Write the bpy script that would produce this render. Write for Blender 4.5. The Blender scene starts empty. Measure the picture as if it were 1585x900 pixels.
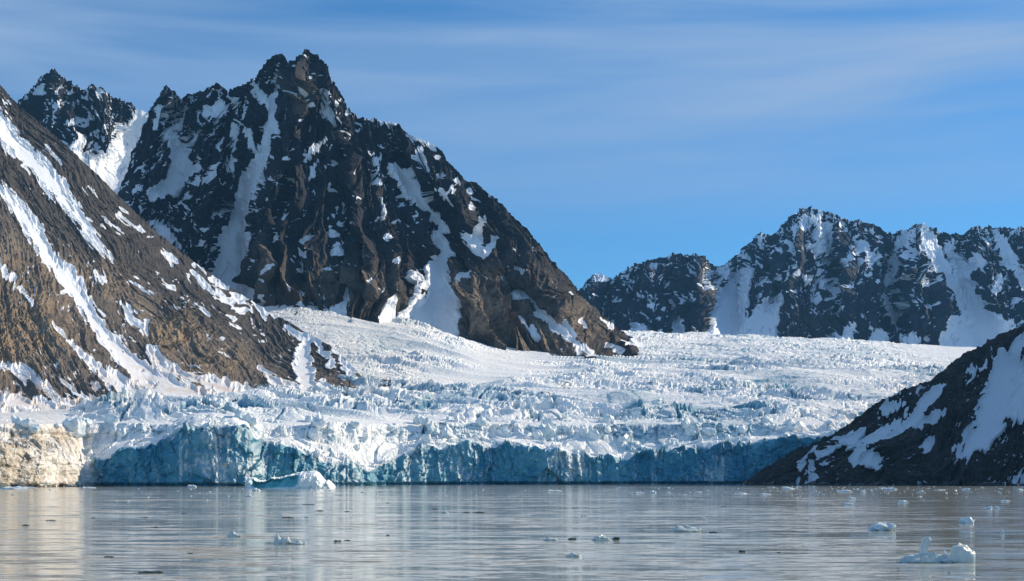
import bpy, math, random
import numpy as np

# ------------------------------------------------------------------ camera, sky, sun, exposure
SC = bpy.context.scene
COL = SC.collection
F = 2177.0            # focal length in photo pixels (photo is 1585 wide)
CX, HZ = 792.5, 736.0 # principal column, horizon row
CH = 8.0              # eye height above the water, metres
R = math.radians

cam_d = bpy.data.cameras.new('camera'); cam = bpy.data.objects.new('camera', cam_d); COL.objects.link(cam)
cam.location = (0, 0, CH); cam.rotation_euler = (R(90), 0, 0)
cam_d.sensor_width = 36.0; cam_d.lens = F / 1585.0 * 36.0
cam_d.shift_y = (HZ - 450.0) / 1585.0
cam_d.clip_start = 1.0; cam_d.clip_end = 40000.0
SC.camera = cam

SUN_AZ, SUN_EL = 65.0, 29.0     # azimuth clockwise from +Y (away from the camera), elevation
sun_d = bpy.data.lights.new('sun', 'SUN'); sun = bpy.data.objects.new('sun', sun_d); COL.objects.link(sun)
sun_d.energy = 5.0; sun_d.angle = R(0.53); sun_d.color = (1.0, 0.84, 0.63)
sun.rotation_euler = (R(90 - SUN_EL), 0, R(180 - SUN_AZ))

world = bpy.data.worlds.new('World'); SC.world = world; world.use_nodes = True
def build_sky():
    nt = world.node_tree; nt.nodes.clear(); N = nt.nodes.new; L = nt.links.new
    out = N('ShaderNodeOutputWorld'); bg = N('ShaderNodeBackground'); bg.inputs['Strength'].default_value = 0.096
    sky = N('ShaderNodeTexSky'); sky.sky_type = 'NISHITA'; sky.sun_disc = False
    sky.sun_elevation = R(SUN_EL); sky.sun_rotation = R(SUN_AZ)
    sky.air_density = 1.0; sky.dust_density = 0.1; sky.ozone_density = 3.0; sky.altitude = 1500
    tint = N('ShaderNodeMix'); tint.data_type = 'RGBA'; tint.blend_type = 'MULTIPLY'; tint.inputs[0].default_value = 1.0
    tint.inputs[7].default_value = (0.42, 0.91, 1.20, 1)
    L(sky.outputs[0], tint.inputs[6])
    tc = N('ShaderNodeTexCoord')
    def band(rot, scale, detail, lo, hi, seed):
        mp = N('ShaderNodeMapping'); mp.inputs['Rotation'].default_value = rot; mp.inputs['Scale'].default_value = scale
        mp.inputs['Location'].default_value = (seed, seed * .7, 0)
        L(tc.outputs['Generated'], mp.inputs[0])
        no = N('ShaderNodeTexNoise'); no.inputs['Scale'].default_value = 1.0; no.inputs['Detail'].default_value = detail
        no.inputs['Roughness'].default_value = 0.5; no.inputs['Distortion'].default_value = 0.6
        L(mp.outputs[0], no.inputs['Vector'])
        mr = N('ShaderNodeMapRange'); mr.inputs[1].default_value = lo; mr.inputs[2].default_value = hi; mr.interpolation_type = 'SMOOTHSTEP'
        L(no.outputs[0], mr.inputs[0]); return mr.outputs[0]
    a = band((0, R(6), 0), (2.2, 2.2, 15), 5, 0.24, 0.70, 3.1)
    b = band((0, R(-8), 0), (3.5, 3.5, 42), 6, 0.42, 0.80, 7.7)
    # thin high cloud thickens with height above the horizon
    sep = N('ShaderNodeSeparateXYZ'); L(tc.outputs['Generated'], sep.inputs[0])
    up = N('ShaderNodeMapRange'); up.inputs[1].default_value = 0.12; up.inputs[2].default_value = 0.30; up.interpolation_type = 'SMOOTHSTEP'
    up.inputs[3].default_value = 0.05; up.inputs[4].default_value = 1.0
    L(sep.outputs[2], up.inputs[0])
    m1 = N('ShaderNodeMath'); m1.operation = 'MULTIPLY_ADD'; m1.inputs[1].default_value = 0.35
    L(b, m1.inputs[0]); L(a, m1.inputs[2])
    m2 = N('ShaderNodeMath'); m2.operation = 'MULTIPLY'; L(m1.outputs[0], m2.inputs[0]); L(up.outputs[0], m2.inputs[1])
    m3 = N('ShaderNodeMath'); m3.operation = 'MULTIPLY'; m3.use_clamp = True; m3.inputs[1].default_value = 0.85; L(m2.outputs[0], m3.inputs[0])
    mx = N('ShaderNodeMix'); mx.data_type = 'RGBA'; L(m3.outputs[0], mx.inputs[0]); L(tint.outputs[2], mx.inputs[6])
    mx.inputs[7].default_value = (3.1, 4.45, 6.6, 1)
    L(mx.outputs[2], bg.inputs[0]); L(bg.outputs[0], out.inputs[0])
build_sky()
SC.view_settings.view_transform = 'Standard'; SC.view_settings.look = 'None'
SC.view_settings.exposure = 0.2; SC.view_settings.gamma = 1.0
SC.render.engine = 'CYCLES'; SC.cycles.max_bounces = 5; SC.cycles.diffuse_bounces = 3; SC.cycles.glossy_bounces = 3
SC.cycles.transmission_bounces = 4; SC.cycles.use_denoising = True

# ------------------------------------------------------------------ numpy noise
_rng = np.random.RandomState(11)
_P = _rng.permutation(4096).astype(np.int32)
_G = _rng.uniform(0, 2 * np.pi, 4096); _GX, _GY = np.cos(_G), np.sin(_G)
_U = _rng.uniform(0, 1, (4, 4096))
def hsh(i, j, s=0):
    return _P[(_P[(i + s * 131) & 4095] + j * 7 + s * 17) & 4095]
def perlin(x, y, s=0):
    xi = np.floor(x).astype(np.int32); yi = np.floor(y).astype(np.int32); fx = x - xi; fy = y - yi
    u = fx * fx * fx * (fx * (fx * 6 - 15) + 10); v = fy * fy * fy * (fy * (fy * 6 - 15) + 10)
    def g(i, j, dx, dy):
        h = hsh(i, j, s); return _GX[h] * dx + _GY[h] * dy
    a = g(xi, yi, fx, fy); b = g(xi + 1, yi, fx - 1, fy); c = g(xi, yi + 1, fx, fy - 1); d = g(xi + 1, yi + 1, fx - 1, fy - 1)
    return ((a + (b - a) * u) + ((c + (d - c) * u) - (a + (b - a) * u)) * v) * 1.5
def fbm(x, y, o=4, s=0, gain=.5):
    r = 0; a = 1
    for k in range(o):
        r = r + a * perlin(x * 2 ** k, y * 2 ** k, s + k); a *= gain
    return r
def ridged(x, y, o=4, s=0, gain=.5):
    """0 in the valleys, about 1 on sharp ridges"""
    r = 0; a = 1; t = 0; w = 1
    for k in range(o):
        n = 1 - np.abs(perlin(x * 2.1 ** k, y * 2.1 ** k, s + k)) * 1.6
        n = np.clip(n, 0, 1) ** 2 * w; r = r + a * n; t += a; a *= gain; w = np.clip(n * 1.6, 0.15, 1)
    return r / t
def voro(x, y, s=0, jit=.9):
    """F1, F2-F1, three random numbers of the nearest cell, offset from its centre"""
    xi = np.floor(x).astype(np.int32); yi = np.floor(y).astype(np.int32)
    f1 = np.full(x.shape, 9.); f2 = np.full(x.shape, 9.); hh = np.zeros(x.shape, np.int32); ox = np.zeros(x.shape); oy = np.zeros(x.shape)
    for i in (-1, 0, 1):
        for j in (-1, 0, 1):
            h = hsh(xi + i, yi + j, s)
            dx = x - (xi + i + .5 + (_U[0][h] - .5) * jit); dy = y - (yi + j + .5 + (_U[1][h] - .5) * jit)
            d = np.hypot(dx, dy); m = d < f1
            f2 = np.where(m, f1, np.minimum(f2, d)); f1 = np.where(m, d, f1)
            hh = np.where(m, h, hh); ox = np.where(m, dx, ox); oy = np.where(m, dy, oy)
    return f1, f2 - f1, _U[2][hh], _U[3][hh], _U[0][hh], ox, oy
def sstep(a, b, x):
    t = np.clip((x - a) / (b - a), 0, 1); return t * t * (3 - 2 * t)
def curve(pts):
    p = np.array(pts, float); return lambda x: np.interp(x, p[:, 0], p[:, 1])
def smooth(a, n, ax):
    k = np.ones(n) / n
    return np.apply_along_axis(lambda r: np.convolve(np.pad(r, (n // 2, n - 1 - n // 2), 'edge'), k, 'valid'), ax, a)
def polydist(px, py, pts):
    """distance minus local half width to a polyline of (x, y, half_width); also 0..1 along"""
    best = np.full(px.shape, 1e9); d0 = np.full(px.shape, 1e9)
    for (x0, y0, w0), (x1, y1, w1) in zip(pts[:-1], pts[1:]):
        vx, vy = x1 - x0, y1 - y0; q = vx * vx + vy * vy + 1e-6
        t = np.clip(((px - x0) * vx + (py - y0) * vy) / q, 0, 1)
        d = np.hypot(px - x0 - t * vx, py - y0 - t * vy); w = w0 + (w1 - w0) * t
        e = (d - w)
        m = e < best; best = np.where(m, e, best); d0 = np.where(m, d / np.maximum(w, .5), d0)
    return best, d0
def columns(x0, x1, dpx):
    a = [np.arange(x0, min(x1, -30), 9.)] if x0 < -30 else []
    a.append(np.arange(max(x0, -30), min(x1, 1615), dpx))
    if x1 > 1615: a.append(np.arange(1615, x1 + 9, 9.))
    return np.concatenate(a)
def world_pt(px, py, Y):
    return (px - CX) / F * Y, Y, CH + (HZ - py) / F * Y

# ------------------------------------------------------------------ meshes and tags
def grid_mesh(name, X, Y, Z, attrs, mat, smooth_shade=True):
    nr, nc = X.shape
    me = bpy.data.meshes.new(name)
    co = np.stack([X, Y, Z], -1).reshape(-1, 3).astype(np.float32)
    idx = np.arange(nr * nc, dtype=np.int32).reshape(nr, nc)
    q = np.stack([idx[:-1, :-1], idx[1:, :-1], idx[1:, 1:], idx[:-1, 1:]], -1).reshape(-1, 4)
    me.vertices.add(len(co)); me.vertices.foreach_set('co', co.ravel())
    me.loops.add(q.size); me.loops.foreach_set('vertex_index', q.ravel())
    me.polygons.add(len(q)); me.polygons.foreach_set('loop_start', np.arange(0, q.size, 4, dtype=np.int32))
    me.polygons.foreach_set('use_smooth', np.full(len(q), smooth_shade))
    me.update(calc_edges=True)
    for k, v in attrs.items():
        a = me.attributes.new(k, 'FLOAT', 'POINT'); a.data.foreach_set('value', np.asarray(v, np.float32).ravel())
    me.materials.append(mat)
    o = bpy.data.objects.new(name, me); COL.objects.link(o); return o
def tag(o, label=None, cat=None, group=None, kind=None):
    for k, v in (('label', label), ('category', cat), ('group', group), ('kind', kind)):
        if v: o[k] = v
    return o
def poly_mesh(name, v, f, mat, parent=None, smooth_shade=False, loc=None):
    me = bpy.data.meshes.new(name); me.from_pydata(v, [], f); me.update()
    if smooth_shade: me.polygons.foreach_set('use_smooth', [True] * len(me.polygons))
    if mat: me.materials.append(mat)
    o = bpy.data.objects.new(name, me); COL.objects.link(o); o.parent = parent
    if loc is not None: o.location = loc
    return o
def grid_normals(X, Y, Z):
    P = np.stack([X, Y, Z], -1); du = np.gradient(P, axis=1); dv = np.gradient(P, axis=0)
    n = np.cross(du, dv); n /= np.linalg.norm(n, axis=-1, keepdims=True) + 1e-9
    s = np.where((n[..., 1] - .6 * n[..., 2]) > 0, -1, 1)[..., None]
    return n * s

# ------------------------------------------------------------------ materials
class NT:
    def __init__(self, name):
        self.m = bpy.data.materials.new(name); self.m.use_nodes = True
        self.t = self.m.node_tree; self.b = self.t.nodes['Principled BSDF']
        self.out = self.t.nodes['Material Output']
    def n(self, kind, **kw):
        x = self.t.nodes.new('ShaderNode' + kind)
        for k, v in kw.items(): setattr(x, k, v)
        return x
    def l(self, a, b): self.t.links.new(a, b)
    def attr(self, name):
        x = self.n('Attribute'); x.attribute_name = name; return x.outputs['Fac']
    def pos(self, scale=(1, 1, 1), rot=(0, 0, 0), obj=False):
        src = self.n('TexCoord').outputs['Object'] if obj else self.n('NewGeometry').outputs['Position']
        m = self.n('Mapping'); m.inputs['Scale'].default_value = scale; m.inputs['Rotation'].default_value = rot
        self.l(src, m.inputs[0]); return m.outputs[0]
    def noise(self, vec, scale, detail=4, rough=.55, dist=0.):
        x = self.n('TexNoise'); x.inputs['Scale'].default_value = scale; x.inputs['Detail'].default_value = detail
        x.inputs['Roughness'].default_value = rough; x.inputs['Distortion'].default_value = dist
        self.l(vec, x.inputs['Vector']); return x.outputs[0]
    def vor(self, vec, scale, feature='F1'):
        x = self.n('TexVoronoi', feature=feature); x.inputs['Scale'].default_value = scale; self.l(vec, x.inputs['Vector']); return x
    def mr(self, v, a, b, lo=0., hi=1., smooth=True):
        x = self.n('MapRange'); x.inputs[1].default_value = a; x.inputs[2].default_value = b
        x.inputs[3].default_value = lo; x.inputs[4].default_value = hi
        if smooth: x.interpolation_type = 'SMOOTHSTEP'
        self.l(v, x.inputs[0]); return x.outputs[0]
    def math(self, op, a, b=None, c=None):
        x = self.n('Math', operation=op)
        for i, v in enumerate((a, b, c)):
            if v is None: continue
            if isinstance(v, (int, float)): x.inputs[i].default_value = v
            else: self.l(v, x.inputs[i])
        return x.outputs[0]
    def mix(self, f, a, b, blend='MIX'):
        x = self.n('Mix', data_type='RGBA', blend_type=blend)
        for i, v in ((0, f), (6, a), (7, b)):
            if isinstance(v, (int, float)): x.inputs[i].default_value = v
            elif isinstance(v, tuple): x.inputs[i].default_value = v + (1,)
            else: self.l(v, x.inputs[i])
        return x.outputs[2]
    def bump(self, h, strength, dist):
        x = self.n('Bump'); x.inputs['Strength'].default_value = strength; x.inputs['Distance'].default_value = dist
        self.l(h, x.inputs['Height']); self.l(x.outputs[0], self.b.inputs['Normal'])
    def set(self, **kw):
        for k, v in kw.items():
            i = self.b.inputs[k.replace('_', ' ')]
            if isinstance(v, (int, float)): i.default_value = v
            elif isinstance(v, tuple): i.default_value = v + (1,) if len(v) == 3 else v
            else: self.l(v, i)

def rock_material(name, dark, mid, light, tan, grain, snow=(0.77, 0.81, 0.85), dirty=(0.62, 0.53, 0.46), bumpd=2.0):
    """rock in three tones and a weathered tan one ('tan'), under snow where the 'snow' attribute is high"""
    T = NT(name); p = T.pos()
    n1 = T.noise(p, grain, 6, .65); n2 = T.noise(p, grain * 6, 5, .7); n3 = T.noise(p, grain * .22, 3, .5)
    c = T.mix(T.mr(n1, .36, .62), dark, mid)
    n4 = T.noise(p, grain * 15, 4, .75)
    c = T.mix(T.mr(n2, .50, .74), c, light)
    c = T.mix(T.mr(n4, .56, .72, 0, .75), c, light); c = T.mix(T.mr(n4, .46, .32, 0, .8), c, dark)
    tf = T.math('MULTIPLY', T.attr('tan'), T.mr(T.math('ADD', n1, T.math('MULTIPLY', n2, .5)), .50, .90))
    c = T.mix(tf, c, tan)
    c = T.mix(T.mr(n3, .40, .70, 0, .35), c, dark)
    c = T.mix(T.math('MULTIPLY', T.attr('lichen'), T.mr(n1, .25, .6, .55, 1.)), c, T.mix(T.mr(n2, .5, .75), (.055, .053, .052), (.11, .105, .10)))
    sn = T.math('ADD', T.attr('snow'), T.math('MULTIPLY', T.math('SUBTRACT', n2, .5), .55))
    sf = T.mr(sn, .46, .56)
    sc = T.mix(T.math('MULTIPLY', T.attr('dirt'), T.mr(n1, .30, .68)), snow, dirty)
    c = T.mix(sf, c, sc)
    T.set(Base_Color=c, Roughness=T.mr(sf, 0, 1, .88, .6), Specular_IOR_Level=.25)
    inv = T.math('SUBTRACT', 1.0, T.math('MULTIPLY', sf, .8))
    T.bump(T.math('MULTIPLY', T.math('ADD', T.math('ADD', n2, T.math('MULTIPLY', n4, .4)), T.math('MULTIPLY', n1, .8)), inv), .9, bumpd * 1.3)
    return T.m

def ice_material():
    """glacier ice: white weathered tops, blue fresh faces ('blue'), rock flour and grit ('dirt')"""
    T = NT('glacier_ice'); p = T.pos()
    n1 = T.noise(p, .035, 5, .6); n2 = T.noise(p, .25, 5, .65); n3 = T.noise(p, .008, 3, .5)
    bl = T.attr('blue')
    white = T.mix(T.mr(n2, .35, .7), (.88, .88, .86), (.78, .83, .85))
    deep = T.mix(T.mr(n1, .36, .66), (.02, .19, .31), (.09, .33, .44))
    deep = T.mix(T.mr(n2, .52, .75, 0, .5), deep, (.28, .52, .60))
    bf = T.math('ADD', bl, T.math('MULTIPLY', T.math('SUBTRACT', n2, .5), .7))
    c = T.mix(T.mr(bf, .12, .80), white, deep)
    dirt = T.mix(T.mr(n2, .40, .66), (.55, .48, .37), (.28, .23, .17))
    df = T.math('MULTIPLY', T.attr('dirt'), T.mr(T.math('ADD', T.math('MULTIPLY', n1, .6), T.math('MULTIPLY', n2, .5)), .36, .66))
    c = T.mix(df, c, dirt)
    gr = T.math('ADD', T.attr('grit'), T.math('MULTIPLY', T.math('SUBTRACT', n2, .5), 1.6))
    c = T.mix(T.mr(gr, .72, .80), c, (.10, .085, .07))
    T.set(Base_Color=c, Roughness=.55, Specular_IOR_Level=.35)
    T.bump(T.math('ADD', n2, T.math('MULTIPLY', n1, .6)), .8, 1.8)
    return T.m

def water_material():
    T = NT('fjord_water'); b = T.b
    patch = T.noise(T.pos((.005, .030, .1), (0, 0, R(2))), 1.0, 4, .55, .4)
    def slope(sc, rot, ax, ay, detail):
        x = T.n('TexNoise'); x.inputs['Scale'].default_value = 1.0; x.inputs['Detail'].default_value = detail; x.inputs['Roughness'].default_value = .55
        T.l(T.pos(sc, (0, 0, R(rot))), x.inputs['Vector'])
        sub = T.n('VectorMath', operation='SUBTRACT'); sub.inputs[1].default_value = (.5, .5, .5); T.l(x.outputs['Color'], sub.inputs[0])
        mul = T.n('VectorMath', operation='MULTIPLY'); mul.inputs[1].default_value = (ax, ay, 0); T.l(sub.outputs[0], mul.inputs[0])
        return mul.outputs[0]
    def vadd(a_, b_):
        x = T.n('VectorMath', operation='ADD'); T.l(a_, x.inputs[0]); T.l(b_, x.inputs[1]); return x.outputs[0]
    v = vadd(slope((.012, .050, .1), 2, .03, .15, 4), vadd(slope((.07, .30, .3), -3, .07, .30, 4), slope((.40, 1.1, .3), 4, .08, .14, 2)))
    scl = T.n('VectorMath', operation='SCALE'); T.l(v, scl.inputs[0]); T.l(T.mr(patch, .28, .68, .55, 1.25), scl.inputs['Scale'])
    up = T.n('VectorMath', operation='ADD'); up.inputs[1].default_value = (0, 0, 1); T.l(scl.outputs[0], up.inputs[0])
    nn = T.n('VectorMath', operation='NORMALIZE'); T.l(up.outputs[0], nn.inputs[0]); T.l(nn.outputs[0], b.inputs['Normal'])
    silt = T.mix(T.mr(patch, .35, .65), (.34, .375, .335), (.42, .425, .375))
    T.set(Base_Color=silt, Roughness=.08, IOR=1.333, Specular_IOR_Level=.5)
    return T.m

def floe_material(name, base, tint, trans, rough):
    T = NT(name); p = T.pos(obj=True)
    n = T.noise(p, 1.2, 4, .6); n2 = T.noise(p, 5., 4, .6)
    T.set(Base_Color=T.mix(T.mr(n, .35, .65), base, tint), Roughness=rough, IOR=1.31, Transmission_Weight=trans, Specular_IOR_Level=.5)
    T.bump(T.math('ADD', n, T.math('MULTIPLY', n2, .5)), .5, .12)
    return T.m

M_PEAK = rock_material('dark_peak_rock', (.008, .010, .016), (.019, .022, .030), (.046, .047, .052), (.32, .245, .17), .030)
M_FAR = rock_material('far_ridge_rock', (.006, .013, .028), (.015, .026, .047), (.040, .053, .072), (.14, .115, .09), .022, snow=(.70, .78, .87))  # snow and rock tinted blue for the shade and haze over the range
M_SCREE = rock_material('scree_and_outcrop', (.115, .100, .088), (.175, .153, .132), (.25, .218, .185), (.46, .33, .19), .045, bumpd=1.6)
M_SHORE = rock_material('shore_rock', (.015, .016, .018), (.040, .039, .038), (.09, .086, .08), (.11, .10, .085), .06, snow=(.50, .57, .64), bumpd=1.2)  # snow colour darkened so it reads as deep shade on the hill
M_ICE = ice_material()
M_WATER = water_material()
M_WHITE = floe_material('white_floating_ice', (.72, .78, .80), (.58, .70, .74), .10, .35)
M_CLEAR = floe_material('clear_floating_ice', (.74, .80, .80), (.58, .69, .69), .30, .18)
def serac_material():
    T = NT('serac_ice'); p = T.pos(); n = T.noise(p, .22, 4, .6)
    T.set(Base_Color=T.mix(T.mr(n, .42, .68), (.86, .87, .86), (.42, .62, .70)), Roughness=.5); T.bump(T.noise(p, .6, 4, .6), .6, .8); return T.m
M_SERAC = serac_material()
M_DARK = floe_material('dark_glassy_ice', (.10, .17, .16), (.05, .09, .09), .35, .08)

# ------------------------------------------------------------------ glacier plan
Yf_c = curve([(-260, 860), (-100, 890), (0, 915), (60, 940), (118, 985), (128, 1012), (150, 1010), (220, 1006), (310, 1006), (365, 1010), (392, 1022),
              (402, 1042), (470, 1058), (530, 1078), (560, 1094), (590, 1112), (615, 1130), (680, 1156), (760, 1178), (850, 1180),
              (960, 1205), (1080, 1215), (1180, 1225), (1300, 1235), (1800, 1260)])
pyc_c = curve([(-260, 690), (0, 690), (80, 700), (128, 716), (150, 716), (180, 700), (215, 690), (245, 688), (270, 672), (300, 660), (330, 656), (360, 660),
               (385, 668), (396, 690), (440, 690), (480, 702), (520, 714), (560, 726), (590, 722), (620, 708), (650, 693), (690, 687),
               (740, 690), (780, 687), (830, 692), (870, 700), (920, 706), (960, 708), (1000, 700), (1050, 695), (1100, 690), (1150, 685),
               (1200, 680), (1300, 676), (1800, 676)])
SURF = {   # column: (row, distance) of the ice surface behind the front
    -260: [(638, 1150), (628, 1260), (618, 1400), (605, 1550), (590, 1700), (575, 1850), (560, 2000), (550, 2200), (545, 2500)],
    130: [(636, 1140), (626, 1250), (616, 1400), (602, 1560), (588, 1700), (572, 1850), (556, 2000), (545, 2200), (540, 2500)],
    400: [(640, 1190), (626, 1320), (610, 1470), (590, 1620), (560, 1780), (525, 1940), (492, 2080), (472, 2200), (462, 2500)],
    480: [(642, 1225), (626, 1360), (606, 1500), (578, 1640), (545, 1790), (512, 1930), (485, 2080), (468, 2220), (460, 2500)],
    600: [(643, 1290), (624, 1410), (604, 1530), (575, 1680), (545, 1830), (518, 1990), (500, 2150), (488, 2300), (482, 2550)],
    700: [(643, 1310), (622, 1440), (602, 1580), (580, 1730), (556, 1890), (536, 2050), (520, 2220), (508, 2420), (500, 2700)],
    820: [(640, 1340), (620, 1470), (600, 1620), (582, 1790), (566, 1970), (552, 2170), (540, 2400), (526, 2800), (518, 3500)],
    1000: [(640, 1360), (618, 1510), (598, 1680), (578, 1900), (560, 2150), (545, 2420), (532, 2750), (522, 3200), (516, 3900)],
    1200: [(640, 1370), (618, 1520), (598, 1700), (580, 1920), (564, 2180), (550, 2480), (539, 2850), (530, 3300), (524, 4000)],
    1500: [(640, 1380), (620, 1530), (602, 1720), (586, 1960), (572, 2240), (560, 2560), (551, 2950), (544, 3400), (539, 4050)],
    1800: [(640, 1380), (620, 1530), (604, 1720), (590, 1960), (578, 2240), (568, 2560), (560, 2950), (554, 3400), (550, 4050)]}
_sk = np.array(sorted(SURF), float); _sv = np.array([SURF[int(k)] for k in _sk], float)
_fx = np.arange(-260, 1801, 5.)
_fv = np.stack([[smooth(np.interp(_fx, _sk, _sv[:, r, c])[None], 31, 1)[0] for c in (0, 1)] for r in range(_sv.shape[1])])
def glacier_knots(px):
    """rows and distances of the ice profile for each column (front wall, ledge, upper step, surface)"""
    yf = Yf_c(px); pc = pyc_c(px)
    base = np.minimum(pc - 11, 679); top = np.minimum(base - 5, 657)
    k = [(HZ + CH * F / yf + 6, yf), (pc, yf + 7), (pc - 5, yf + 22), (base, yf + 46), (top, yf + 56)]
    for r in range(_sv.shape[1]):
        sy = np.interp(px, _fx, _fv[r, 0]); sd = np.interp(px, _fx, _fv[r, 1])
        k.append((np.minimum(sy, k[-1][0] - 2), np.maximum(sd, k[-1][1] + 15)))
    return np.array([a for a, b in k]), np.array([b for a, b in k])
def glacier_dist(px, py):
    px = np.atleast_1d(np.asarray(px, float)); py = np.broadcast_to(np.asarray(py, float), px.shape)
    KP, KY = glacier_knots(px)
    return np.array([np.interp(-py[i], -KP[:, i], KY[:, i]) for i in range(len(px))])

# ------------------------------------------------------------------ mountains
def mountain(name, x0, x1, dpx, rows, crest, ycrest, foot, yfoot, fan, mat, amps, speck=None, snow=(), ribs=(), tans=(), dirts=(),
             prof=1.2, bury=30, jag=4., seed=0, back=.9, backlen=700, edge=5., spk=(.62, .10), lichen=None, jagf=None, outcrop=.6, grit=1.1, swide=1., vein=1.):
    """One massif: a face from its crest line to its foot, ribbed and gullied down the fall line, and a slope down behind."""
    pxs = columns(x0, x1, dpx); cr = curve(crest)(pxs); ft = curve(foot)(pxs); yc = curve(ycrest)(pxs)
    cr = smooth(cr[None], 3, 1)[0]
    yf = yfoot(pxs, ft) if callable(yfoot) else curve(yfoot)(pxs)
    yc = smooth(yc[None], 15, 1)[0]; yf = smooth(np.atleast_1d(yf)[None], 25, 1)[0]
    mpp = float(np.mean(yc)) / F
    t = np.linspace(0, 1, rows)[:, None] ** 1.0; te = np.linspace(0, 1, 14)[1:, None]
    px = np.broadcast_to(pxs, (rows, len(pxs))).copy(); py = cr + (ft - cr) * t
    d = (yf - yc) * t ** prof + yc
    # the buried toe
    pyb = ft + bury * te; db = yf - (yc - yf).clip(60) * .12 * te - bury * te * mpp * .8
    px = np.vstack([px, np.broadcast_to(pxs, pyb.shape)]); py = np.vstack([py, pyb]); d = np.vstack([d, db])
    tt = np.vstack([np.broadcast_to(t, (rows, len(pxs))), 1 + te * np.ones_like(pxs)])
    # crest jags
    j = (ridged(pxs / 17., pxs * 0 + seed, 4, seed, .6) - .45) * jag * 1.6 + perlin(pxs / 5., pxs * 0, seed + 3) * jag * .35
    if jagf is not None: j = j * jagf(pxs)
    py = py - j * np.exp(-tt * (ft - cr) / 22.) * sstep(0, 40, ft - cr)
    # ribs (negative: towards us) and gullies
    wx = fbm(px / 45., py / 45., 3, seed + 40) * 7; wy = fbm(px / 45., py / 45., 3, seed + 50) * 7
    for amp, pts in ribs:
        e, q = polydist(px + wx, py + wy, pts); d = d + amp * np.exp(-q ** 2) * (.2 + .8 * sstep(4, 55, py - cr))
    X, Y, Z = world_pt(px, py, d)
    n = grid_normals(smooth(X, 9, 0), smooth(Y, 9, 0), smooth(Z, 9, 0))
    n[..., 2] *= .5; n /= np.linalg.norm(n, axis=-1, keepdims=True)
    dx, dy = px - fan[0], py - fan[1]
    r = np.hypot(dx, dy); th = np.arctan2(dx, dy); Rf = np.median(r)
    q = th * Rf * mpp; rr = r * mpp
    q = q + fbm(q / 150., rr / 150., 3, seed + 7) * 30
    fadein = sstep(0, 34, (py - cr))
    D = 0; low = 0
    for k, (lam, st, amp) in enumerate(amps):
        v = ridged(q / lam, rr / (lam * st), 4 if k == 0 else 3, seed + 10 * k + 1) - .42
        D = D + v * amp * (.25 + .75 * fadein)
        if k < 2: low = low + v
    blk, edg, h1, h2, h3, ox, oy = voro(q / 13. + rr / 110., rr / 90., seed + 77)
    D = D + ((h1 - .5) * .6 + (ox * (h2 - .5) + oy * (h3 - .5)) * 1.5) * amps[-1][2] * (.4 + .6 * fadein)
    D = D + (ridged(q / 8., rr / 40., 2, seed + 91) - .4) * amps[-1][2] * .8 + fbm(q / 5., rr / 14., 2, seed + 95) * amps[-1][2] * .25
    tan = np.zeros(px.shape)
    for (a, b, ra, rb, v) in tans:
        tan = np.maximum(tan, v * np.exp(-(((px + wx * 2 - a) / ra) ** 2 + ((py + wy * 2 - b) / rb) ** 2)))
    _, eb, k1, k2, k3, kx, ky = voro(q / 9. + wx, rr / 11., seed + 55)
    D = D + ((k1 - .5) * 3.5 + (kx * (k2 - .5) + ky * (k3 - .5)) * 6) * outcrop * np.clip(tan * 1.3 - .2, 0, 1)
    D = D + perlin(px / 2.7, py / 3.6, seed + 88) * grit * mpp
    # snow follows traced couloirs (world features), then ledges and hollows
    qa, qb = q / mpp, rr / mpp
    sx = px + fbm(qa / 14., qb / 30., 4, seed + 60) * edge; sy = py + fbm(qa / 12., qb / 30., 4, seed + 70) * edge * 1.5
    S = np.full(px.shape, -50.)
    for pts in snow:
        if len(pts) == 1: pts = [pts[0], (pts[0][0] + 1, pts[0][1] + 1, pts[0][2])]
        pts = [(u_, v_, w_ * swide) for u_, v_, w_ in pts]
        a = np.array(pts); w = a[:, 2].max() + 25
        cols = np.where((pxs > a[:, 0].min() - w) & (pxs < a[:, 0].max() + w))[0]
        if not len(cols): continue
        sl = np.s_[:, cols[0]:cols[-1] + 1]
        e, _ = polydist(sx[sl], sy[sl], pts); S[sl] = np.maximum(S[sl], -e)
    fine_r = ridged(q / 11., rr / 34., 3, seed + 64) - .42
    S = S + fbm(qa / 8., qb / 28., 4, seed + 63, .6) * edge * .6 + .6 - fine_r * edge * 1.3
    Sm = sstep(-1.6, 1.6, S)
    D = np.where(S > -3, D * (1 - .92 * sstep(-3, 3, S)), D)          # snow lies smoother, a little sunk
    D = D - 4.0 * sstep(0, 8, S) * mpp
    patch = fbm(px / 30., py / 22., 4, seed + 80); dens = speck(px, py, tt) if speck else 0
    ln = ridged(q / 30. + fbm(q / 40., rr / 60., 2, seed + 121) * .5, rr / 150., 3, seed + 120)
    ln = sstep(.60, .74, ln + patch * .10) * sstep(-.16, .22, patch * .8 + dens * 1.6 + fbm(qa / 40., qb / 50., 2, seed + 122) * .3) * vein
    D = D - ln * 3.5 * mpp
    P = np.stack([X, Y, Z], -1) + n * D[..., None]
    n2 = grid_normals(P[..., 0], P[..., 1], P[..., 2])
    fine = fbm(q / (5. * mpp), rr / (11. * mpp), 3, seed + 85) * 1.1
    led = (n2[..., 2] - spk[0]) * .8 - low * .34 + patch * .42 + fine * .62
    spkv = sstep(.0, .30, led - .30 + dens)
    snowv = np.maximum(np.maximum(Sm, spkv * .9), ln * .9)
    lic = np.zeros(px.shape) if lichen is None else np.clip(lichen(px, py, tt) + fbm(px / 40., py / 40., 3, seed + 99) * .35 + fbm(q / mpp / 9., rr / mpp / 110., 3, seed + 98) * .45, 0, 1)
    dirt = np.zeros(px.shape)
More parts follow.
